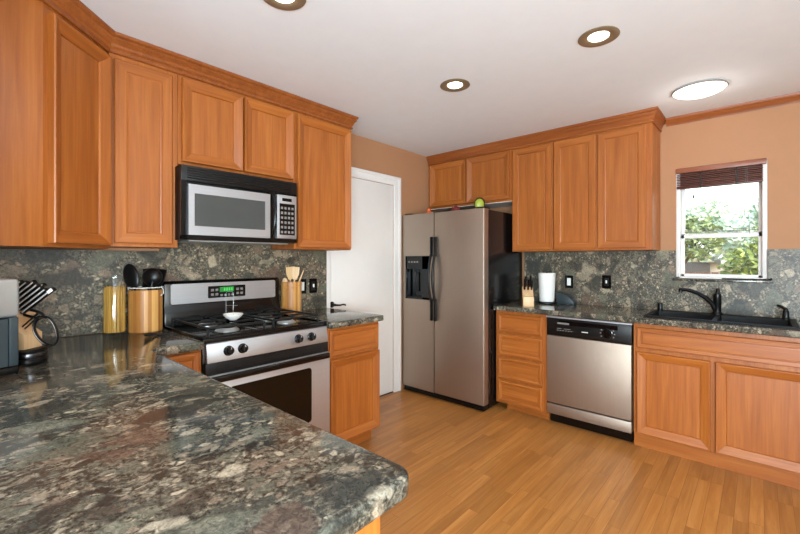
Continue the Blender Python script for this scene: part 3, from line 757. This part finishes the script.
MB().lathe([(.1432,-.010),(.139,-.018),(.118,-.028),(.075,-.036),(.03,-.040),(.004,-.0405)], (0,0,0), 48).build('lens', M['dome'], t)
light('dome_light_glow', 'POINT', (2.412, -.540, H-.10), (0,0,0), 2.5, (1.0,.96,.90), shadow_soft_size=.12)

# ------------------------------------------------------------------ window blind
t = thing('window_blind', 'dark woven wood blind raised to the top of the kitchen window', 'blind', (2.4825, 0, 1.86))
bw = .5*(WX1-WX0)
MB().box(-bw+.001, -.024, .128, bw-.004, .020, .167).build('head_rail', M['blind_rail'], t, bevel=.004)
m = MB()
for k in range(8): m.box(-bw+.004, -.010+.006*(k%2), .022+k*.0130, bw-.022, .030+.003*(k%2), .0315+k*.0130)
m.build('slats', M['blind_wood'], t, bevel=.003, seg=1)
MB().box(-bw+.004, -.010, .008, bw-.022, .032, .021).build('bottom_rail', M['blind_wood'], t, bevel=.003)
for x in (-.11, .10): MB().box(x-.004, -.0135, .002, x+.004, -.0105, .127).build('ladder_tape', M['black_satin'], t)
m = MB().tube([(.152,-.012,.127),(.150,-.008,-.12),(.138,-.006,-.34)], .0012, 6).tube([(.158,-.012,.127),(.162,-.008,-.15),(.172,-.006,-.36)], .0012, 6)
m.build('pull_cord', M['grey_mark'], t)
t = thing('sill_rod', 'thin dark rod with a ball end lying on the window ledge', 'rod', (2.48, -.022, WZ0-.0005))
MB().tube([(.02,0,.004),(.282,-.004,.004)], .004, 8).ell((.286,-.004,.007), (.008,.008,.008), 14, 8).build('rod', M['bronze_black'], t)

# ------------------------------------------------------------------ counter objects, stove side
ZC = .9142
def crock(label, x, y, hgt, r, wire=True):
    t = thing('utensil_crock', label, 'utensil crock', (x, y, ZC))
    n = 12; m = MB()
    v = []; prof = [(r*.97,0),(r,.004),(r,hgt),(r-.009,hgt),(r-.010,.012)]
    m.lathe(prof, (0,0,0), 24)
    m.build('body', M['bamboo_staves'], t, smooth=20)
    w = MB(); pts = [(1.01*r*math.cos(2*PI*i/28), 1.01*r*math.sin(2*PI*i/28), hgt+.004) for i in range(28)]
    if wire:
        w.tube([((r+.003)*math.cos(2*PI*i/28), (r+.003)*math.sin(2*PI*i/28), hgt+.014) for i in range(28)], .0022, 6, closed=True)
        for a in (.73, .73+PI):
            e = Vector((math.cos(a), math.sin(a), 0)); p = [e*(r+.003)+Vector((0,0,hgt+.016)), e*(r+.016)+Vector((0,0,hgt+.004)), e*(r+.018)+Vector((0,0,hgt-.022)), e*(r+.003)+Vector((0,0,hgt-.032))]
            w.tube(p, .0022, 6)
        w.build('wire_handle', M['white_plastic'], t)
    else:
        w.tube([((r+.002)*math.cos(2*PI*i/28), (r+.002)*math.sin(2*PI*i/28), hgt-.03+.012*math.sin(4*PI*i/28)) for i in range(28)], .0022, 6, closed=True)
        w.build('cord_tie', M['bamboo'], t)
    return t
C1 = (.128, -3.088); C2 = (.122, -2.138)
crock('bamboo crock of black utensils beside the pasta jar', *C1, .232, .083)
crock('bamboo crock of wooden utensils right of the stove', *C2, .238, .074, False)
def lean(c, du, dv, z0=.02):
    """a utensil axis: starts low in the crock, leans to (du, dv) in view-aligned plan per metre"""
    u = Vector((.744,.668,0)); v = Vector((-.668,.744,0))
    return Vector((c[0],c[1],ZC+z0)), (u*du+v*dv+Vector((0,0,1))).normalized()
def utensil(name, label, cat, c, du, dv, L, head, mat, hw=.034, hl=.085, group=None, off=(0,0)):
    p0, d = lean(c, du, dv); u = Vector((.744,.668,0)); vv = Vector((-.668,.744,0))
    p0 = p0-d*0+u*off[0]+vv*off[1]
    t = thing(name, label, cat, p0, 0, group)
    m = MB(); m.tube([d*.0, d*(L*.5), d*L], [.0065,.006,.0055], 10); m.build('handle', mat, t)
    # head frame: local z along the axis, local x across the view
    x = (u-d*u.dot(d)).normalized(); y = d.cross(x)
    M4 = Matrix(((x.x,y.x,d.x,0),(x.y,y.y,d.y,0),(x.z,y.z,d.z,0),(0,0,0,1)))
    h = MB(); c_ = M4 @ Vector((0,0,L+hl*.45))
    if head == 'spoon': h.ell(c_, (hw,.012,hl*.55), 20, 12, 0, M4)
    elif head == 'ladle': h.ell(c_, (hw,hw*.7,hl*.55), 20, 12, 0, M4)
    elif head == 'spatula':
        P_ = [(-hw*.5,L-.01),(hw*.5,L-.01),(hw,L+hl*.35),(hw,L+hl),(-hw,L+hl),(-hw,L+hl*.35)]
        h.prism(P_, -.003, .003, 0, 'xz', M4)
    elif head == 'slotted':
        for k in range(5):
            xx = -hw+2*hw*(k+.1)/5; h.box(xx, -.003, L+.008, xx+2*hw*.16, .003, L+hl-.008, 0, M4)
        h.box(-hw, -.003, L-.006, hw, .003, L+.010, 0, M4).box(-hw, -.003, L+hl-.010, hw, .003, L+hl, 0, M4)
    elif head == 'stick': h.tube([M4 @ Vector((0,0,L-.01)), M4 @ Vector((0,0,L+hl))], [.0065,.004], 8)
    h.build('head', mat, t, bevel=.0015 if head in ('spatula',) else 0, seg=1)
    return t
BK = M['black_satin']
utensil('cooking_spoon', 'long black spoon leaning left in the bamboo crock', 'spoon', C1, -.32, .06, .240, 'spoon', BK, .044, .135, off=(.006,-.012))
utensil('slotted_turner', 'black slotted turner standing in the middle of the bamboo crock', 'turner', C1, -.08, .2, .232, 'slotted', BK, .036, .105, off=(0,.01))
utensil('serving_spoon', 'broad black serving spoon leaning right in the bamboo crock', 'spoon', C1, .14, .0, .246, 'ladle', BK, .054, .092, off=(.01,-.02))
utensil('spatula', 'black flat spatula behind the broad spoon in the bamboo crock', 'spatula', C1, .10, .22, .235, 'spatula', BK, .034, .10, off=(.012,.0))
utensil('skewer', 'thin dark rod leaning far right out of the bamboo crock', 'skewer', C1, .26, -.06, .25, 'stick', BK, .01, .035, off=(.0,-.03))
SW = M['spoon_wood']
utensil('wooden_spatula', 'wooden spatula with a broad blade leaning left in the crock by the stove', 'spatula', C2, -.10, .08, .245, 'spatula', SW, .026, .085, off=(.01,0))
utensil('wooden_turner', 'pale wooden turner standing upright in the crock by the stove', 'turner', C2, .10, .02, .245, 'spatula', M['beech'], .028, .085, off=(.004,-.018))
utensil('wooden_spoon', 'short wooden spoon at the left rim of the crock by the stove', 'spoon', C2, -.16, -.05, .195, 'spoon', M['beech'], .022, .055, off=(-.004,-.016))
utensil('wooden_stick', 'pale wooden stick leaning far right out of the crock by the stove', 'stick', C2, .40, .0, .25, 'stick', M['beech'], .01, .075, off=(-.034,.018))

# pasta jar
PX, PY = .118, -3.232
t = thing('pasta_jar', 'tall clear glass jar holding dry spaghetti on the granite', 'jar', (PX, PY, ZC))
MB().lathe([(.002,.0002),(.050,0),(.056,.004),(.057,.012),(.057,.292),(.0535,.300)], (0,0,0), 40, caps=False).build('body', M['jar_glass'], t)
MB().lathe([(.0535,.3005),(.056,.303),(.056,.310),(.050,.313),(.004,.314)], (0,0,0), 32).build('lid', M['jar_glass'], t)
m = MB(); rg = random.Random(3)
for k in range(230):
    a = rg.random()*2*PI; r = .0485*math.sqrt(rg.random()); b = a+rg.uniform(-.25,.25)
    hgt = rg.uniform(.220,.246)
    m.tube([(r*math.cos(a), r*math.sin(a), .0), (r*math.cos(b), r*math.sin(b), hgt)], .0022, 5, mi=k%2)
sp = m.build('spaghetti', [M['pasta'], M['pasta_dark']]); sp.location = (PX, PY, ZC+.013)
tag(sp, 'dry spaghetti standing in the tall glass jar', 'pasta', None, 'stuff')
# black wire loop rest in front of the crock
t = thing('spoon_rest', 'flat black wire spoon rest lying between the bamboo crock and stove', 'spoon rest', (.34, -3.10, ZC))
m = MB(); e1 = Vector((.744,.668,0)); e2 = Vector((-.668,.744,0))
for cu, ru, rv in ((-.022,.034,.022),(.036,.026,.018)):
    m.tube([e1*(cu+ru*math.cos(2*PI*i/24))+e2*(rv*math.sin(2*PI*i/24))+Vector((0,0,.006)) for i in range(24)], .005, 8, closed=True)
m.tube([e1*.055+Vector((0,0,.006)), e1*.085+e2*.02+Vector((0,0,.010))], .005, 8)
m.build('wire_frame', M['black_satin'], t)

# coffee maker at the left edge
CA = math.radians(24)
t = thing('coffee_maker', 'silver-topped dark coffee maker at the left end of the peninsula', 'coffee maker', (.760, -3.656, ZC), CA)
# local: origin at its front right corner seen from the room; extends to -x (away) and -y
MB().box(-.235, -.20, 0, 0, 0, .028).build('base', M['black_satin'], t, bevel=.008)
MB().box(-.235, -.20, .0285, -.125, 0, .20).box(-.125, -.03, .0285, -.0015, -.0005, .20).box(-.125, -.20, .0285, -.0015, -.17, .20).build('water_tank', M['slate_plastic'], t, bevel=.006)
MB().box(-.237, -.202, .2005, .002, .002, .335).build('top_housing', M['silver_plastic'], t, bevel=.014, seg=3)
MB().box(-.20, -.17, .3355, -.035, -.035, .345).build('lid', M['silver_plastic'], t, bevel=.004)
MB().box(-.0012, -.165, .032, .0012, -.035, .196).build('front_panel', M['slate_plastic'], t)

# knife block
kb = Vector((.570, -3.618, ZC)); ev = Vector((-.668,.744,0)); eu = Vector((.744,.668,0))
ang = math.atan2(.668, .744)
t = thing('knife_block', 'slanted pale wood knife block on a round black base beside the coffee maker', 'knife block', kb, ang)
# local x = to the right in the photo, y = away, z up
MB().lathe([(.058,0),(.062,.004),(.062,.014),(.058,.018)], (0,0,0), 40).lathe([(.057,.0182),(.057,.040)], (0,0,0), 40, 0).lathe([(.060,.0402),(.062,.044),(.062,.050),(.056,.054)], (0,0,0), 40).build('base', M['black_satin'], t)
MB().lathe([(.0585,.019),(.0595,.022),(.0595,.036),(.0585,.039)], (0,0,0), 40, caps=False).build('chrome_band', M['smoked_chrome'], t)
zz = .0545
poly = [(.022, zz), (.022, zz+.058), (-.034, zz+.094), (-.003, .185), (-.070, .272), (-.145, .175), (-.050, zz)]
MB().prism(poly, -.040, .040, 0, 'xz').build('block', M['beech'], t, bevel=.003)
# knives: handles rise up and to the right from the slanted face
kd = Vector((.79, 0, .613)).normalized(); f0 = Vector((-.070, 0, .272)); f1 = Vector((-.003, 0, .185)); nrm = kd
def knife(tpos, dv, L, emblem, label):
    o = f0.lerp(f1, tpos)+Vector((0, dv, 0))
    kt = thing('knife', label, 'knife', kb+eu*o.x+ev*o.y+Vector((0,0,o.z)), ang, 'black-handled knives in the block beside the coffee maker')
    Mk = Matrix(((kd.x,0,-kd.z,0),(0,1,0,0),(kd.z,0,kd.x,0),(0,0,0,1)))
    h = MB().box(.012, -.008, -.0062, L, .008, .0062, 0, Mk).box(L-.012, -.008, -.0085, L, .008, .0062, 0, Mk)
    ho = h.build('handle', M['black_satin'], kt, bevel=.0035, seg=2)
    MB().box(.014, -.0086, -.0026, L-.004, .0084, .0020, 0, Mk).build('tang', M['tang'], ho)
    MB().box(.0008, -.0075, -.005, .0118, .0075, .005, 0, Mk).build('bolster', M['chrome'], kt)
    if emblem: MB().box(L-.026, -.0102, -.0075, L-.004, -.0083, .0055, 0, Mk).build('emblem', M['white_plastic'], kt, bevel=.002)
    return kt
same = 'plain black-handled knife without emblem in the block beside the coffee maker'
for k, (tp, L) in enumerate(((.05,.085),(.20,.100),(.35,.122),(.50,.126),(.65,.132),(.80,.140))):
    knife(tp, -.022, L, False, same)
for k, (tp, L) in enumerate(((.14,.095),(.44,.118),(.74,.130))):
    knife(tp, .016, L, False, same)
knife(.95, -.022, .165, True, 'lowest black-handled knife in the block, with a white emblem at its end')
# kitchen shears
sb = Vector((.000, -.020, zz+.078))
st = thing('kitchen_shears', 'kitchen shears with large black loop handles in the lower step of the knife block', 'scissors', kb+eu*sb.x+ev*sb.y+Vector((0,0,sb.z)), ang)
Ms = Matrix(((.74,0,-.67,0),(0,1,0,0),(.67,0,.74,0),(0,0,0,1)))
MB().box(.004, -.002, .004, .082, .002, .010, 0, Ms).box(.004, -.002, -.008, .082, .002, -.002, 0, Ms).build('blades', M['chrome'], st)
def loop(cx, cz, rx, rz, tilt, y):
    p = []
    for i in range(28):
        a = 2*PI*i/28; x = rx*math.cos(a)*(1+.18*math.cos(a)); z = rz*math.sin(a)
        p.append((cx+x*math.cos(tilt)-z*math.sin(tilt), y, cz+x*math.sin(tilt)+z*math.cos(tilt)))
    return p
lp = MB().tube(loop(.088, .000, .058, .040, math.radians(-62), -.003), .0062, 8, closed=True).build('loop_handle', M['black_satin'], st)
MB().tube([(x, y-.0058, z) for x, y, z in loop(.088, .000, .058, .040, math.radians(-62), -.003)], .0016, 6, closed=True).build('inlay', M['chrome'], lp)
MB().tube(loop(.030, .058, .052, .013, math.radians(168), .008), .0055, 8, closed=True).build('loop_handle', M['black_satin'], st)

# ------------------------------------------------------------------ counter objects, sink side
t = thing('knife_block', 'small pale wood knife block beside the refrigerator', 'knife block', (1.205, -.470, ZC), math.radians(28))
MB().prism([(-.05,0),(.085,0),(.085,.020),(-.05,.165),(-.085,.13)], -.045, .045, 0, 'xz', Matrix.Rotation(-PI/2, 4, 'Z')).build('block', M['beech'], t, bevel=.003)
MB().box(-.044, -.0860, .0, .044, -.0500, .085).build('front_block', M['beech'], t, bevel=.003)
rz_ = math.radians(28)
for i, (x, y, L, z0) in enumerate(((-.030,-.022,.105,.142),(.0,-.022,.10,.142),(.028,-.022,.092,.142),(-.02,.0,.10,.165),(.018,.0,.11,.165))):
    o = Matrix.Rotation(rz_, 4, 'Z') @ Vector((x, y-.005, 0))
    kt = thing('knife', 'dark-handled knife standing in the small block beside the refrigerator', 'knife', (1.205+o.x, -.470+o.y, ZC+z0+.001), rz_, 'dark-handled knives in the small block')
    Mk = Matrix.Rotation(math.radians(32), 4, 'X')
    MB().box(-.008, -.011, .002, .008, .011, L, 0, Mk).build('handle', M['black_satin'], kt, bevel=.004)
    MB().box(-.0084, -.004, .012, .0084, .002, L-.02, 0, Mk).build('tang', M['chrome'], kt)
t = thing('paper_towel_roll', 'white paper towel roll on a black stand against the backsplash', 'paper towel', (1.252, -.170, ZC))
MB().lathe([(.082,0),(.086,.004),(.086,.012),(.080,.016),(.012,.018),(.008,.020),(.008,.285),(.004,.288)], (0,0,0), 32).build('stand', M['black_satin'], t)
MB().lathe([(.020,.0185),(.060,.0185),(.064,.022),(.076,.276),(.072,.280),(.020,.280)], (0,0,0), 36).build('roll', M['paper'], t)
t = thing('countertop_wedge', 'low dark appliance behind the white paper towel roll', 'wedge', (1.385, -.110, ZC))  # solid wedge for the unidentified dark patch beside the roll
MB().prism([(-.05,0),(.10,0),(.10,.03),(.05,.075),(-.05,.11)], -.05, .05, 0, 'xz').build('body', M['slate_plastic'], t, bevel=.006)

# ------------------------------------------------------------------ outside the kitchen window
struct('ground', MB().box(-14, .3, -.5, 16, 30, -.4), M['concrete'])
def tree(name, label, cat, x, y, z0, blobs, n, mat, size, trunk_h, group=None, seed=1):
    r = random.Random(seed)
    t = thing(name, label, cat, (x, y, z0), 0, group)
    m = MB().tube([(0,0,0),(.03,.02,trunk_h*.5),(0,.04,trunk_h)], [.10,.08,.05], 10)
    for k in range(4):
        a = k*PI/2+.4; m.tube([(0,.03,trunk_h*.6),(.35*math.cos(a),.35*math.sin(a),trunk_h*.9),(.6*math.cos(a),.6*math.sin(a),trunk_h*1.15)], [.04,.03,.015], 6)
    m.build('trunk', M['bark'], t)
    m = MB()
    for _ in range(n):
        bx_, by_, bz_, br = r.choice(blobs)
        while True:
            p = Vector((r.uniform(-1,1), r.uniform(-1,1), r.uniform(-1,1)))
            if .35 < p.length < 1: break
        p = Vector((bx_,by_,bz_))+p*br
        a = Vector((r.uniform(-1,1), r.uniform(-1,1), r.uniform(-.6,.6))).normalized(); b = a.orthogonal().normalized(); b = (b+a.cross(b)*r.uniform(-1,1)).normalized()
        s = size*r.uniform(.6,1.3)
        m.add([p-a*s, p+b*s*.45, p+a*s, p-b*s*.45], [(0,1,2,3)])
    m.build('leaves', mat, t, smooth=0)
    return t
tree('leafy_bush', 'bright green leafy bush filling the lower window', 'bush', 2.86, 4.6, -.4, [(0,0,1.2,.55),(-.25,-.1,1.55,.42),(.35,0,1.6,.55),(.15,.1,1.95,.45),(-.3,.1,1.0,.4)], 4200, M['leaf_bright'], .055, 1.3, seed=2)
tree('leafy_tree', 'tree washed pale by glare behind the bush seen through the upper window', 'tree', 2.9, 8.5, -.4, [(0,0,2.0,.8),(-.6,0,2.2,.6),(.5,.2,2.5,.7),(.1,.3,2.8,.5)], 3000, M['leaf_overexposed'], .09, 2.0, seed=4)
tree('leafy_tree', 'tree washed pale by glare further left in the upper window', 'tree', .9, 16.5, -.4, [(0,0,2.6,1.2),(1.0,0,2.8,1.0),(-1.2,0,2.6,1.1),(.2,.3,3.3,.9)], 3000, M['leaf_overexposed'], .15, 2.6, seed=5)
tree('leafy_tree', 'dark green tree beside the neighbouring roof', 'tree', 1.15, 7.2, -.4, [(0,0,2.25,.55),(.5,.1,2.2,.5),(-.5,0,2.2,.6)], 2500, M['leaf_deep'], .075, 1.9, seed=6)
t = thing('neighbour_house', 'grey neighbouring house with a pale sloping roof seen through the window', 'house', (0, 9.0, -.4))
MB().box(-3.2, .2, 0, 1.75, 5, 1.62).build('wall', M['siding'], t)
MB().prism([(-.2,3.0),(1.98,1.58),(1.98,1.70),(-.1,3.2),(-3.4,1.9),(-3.4,1.75)], -.05, 5.1, 0, 'xz').build('roof', M['roofing'], t)
t = thing('garden_fence', 'weathered board fence at the foot of the neighbouring house', 'fence', (0, 8.2, -.4))
m = MB()
for k in range(34): m.box(-2.5+k*.15, 0, 0, -2.5+k*.15+.135, .02, 1.42)
m.build('boards', M['fence'], t)
MB().box(-2.5, .02, .35, 2.6, .06, .43).box(-2.5, .02, 1.1, 2.6, .06, 1.18).build('rail', M['fence'], t)
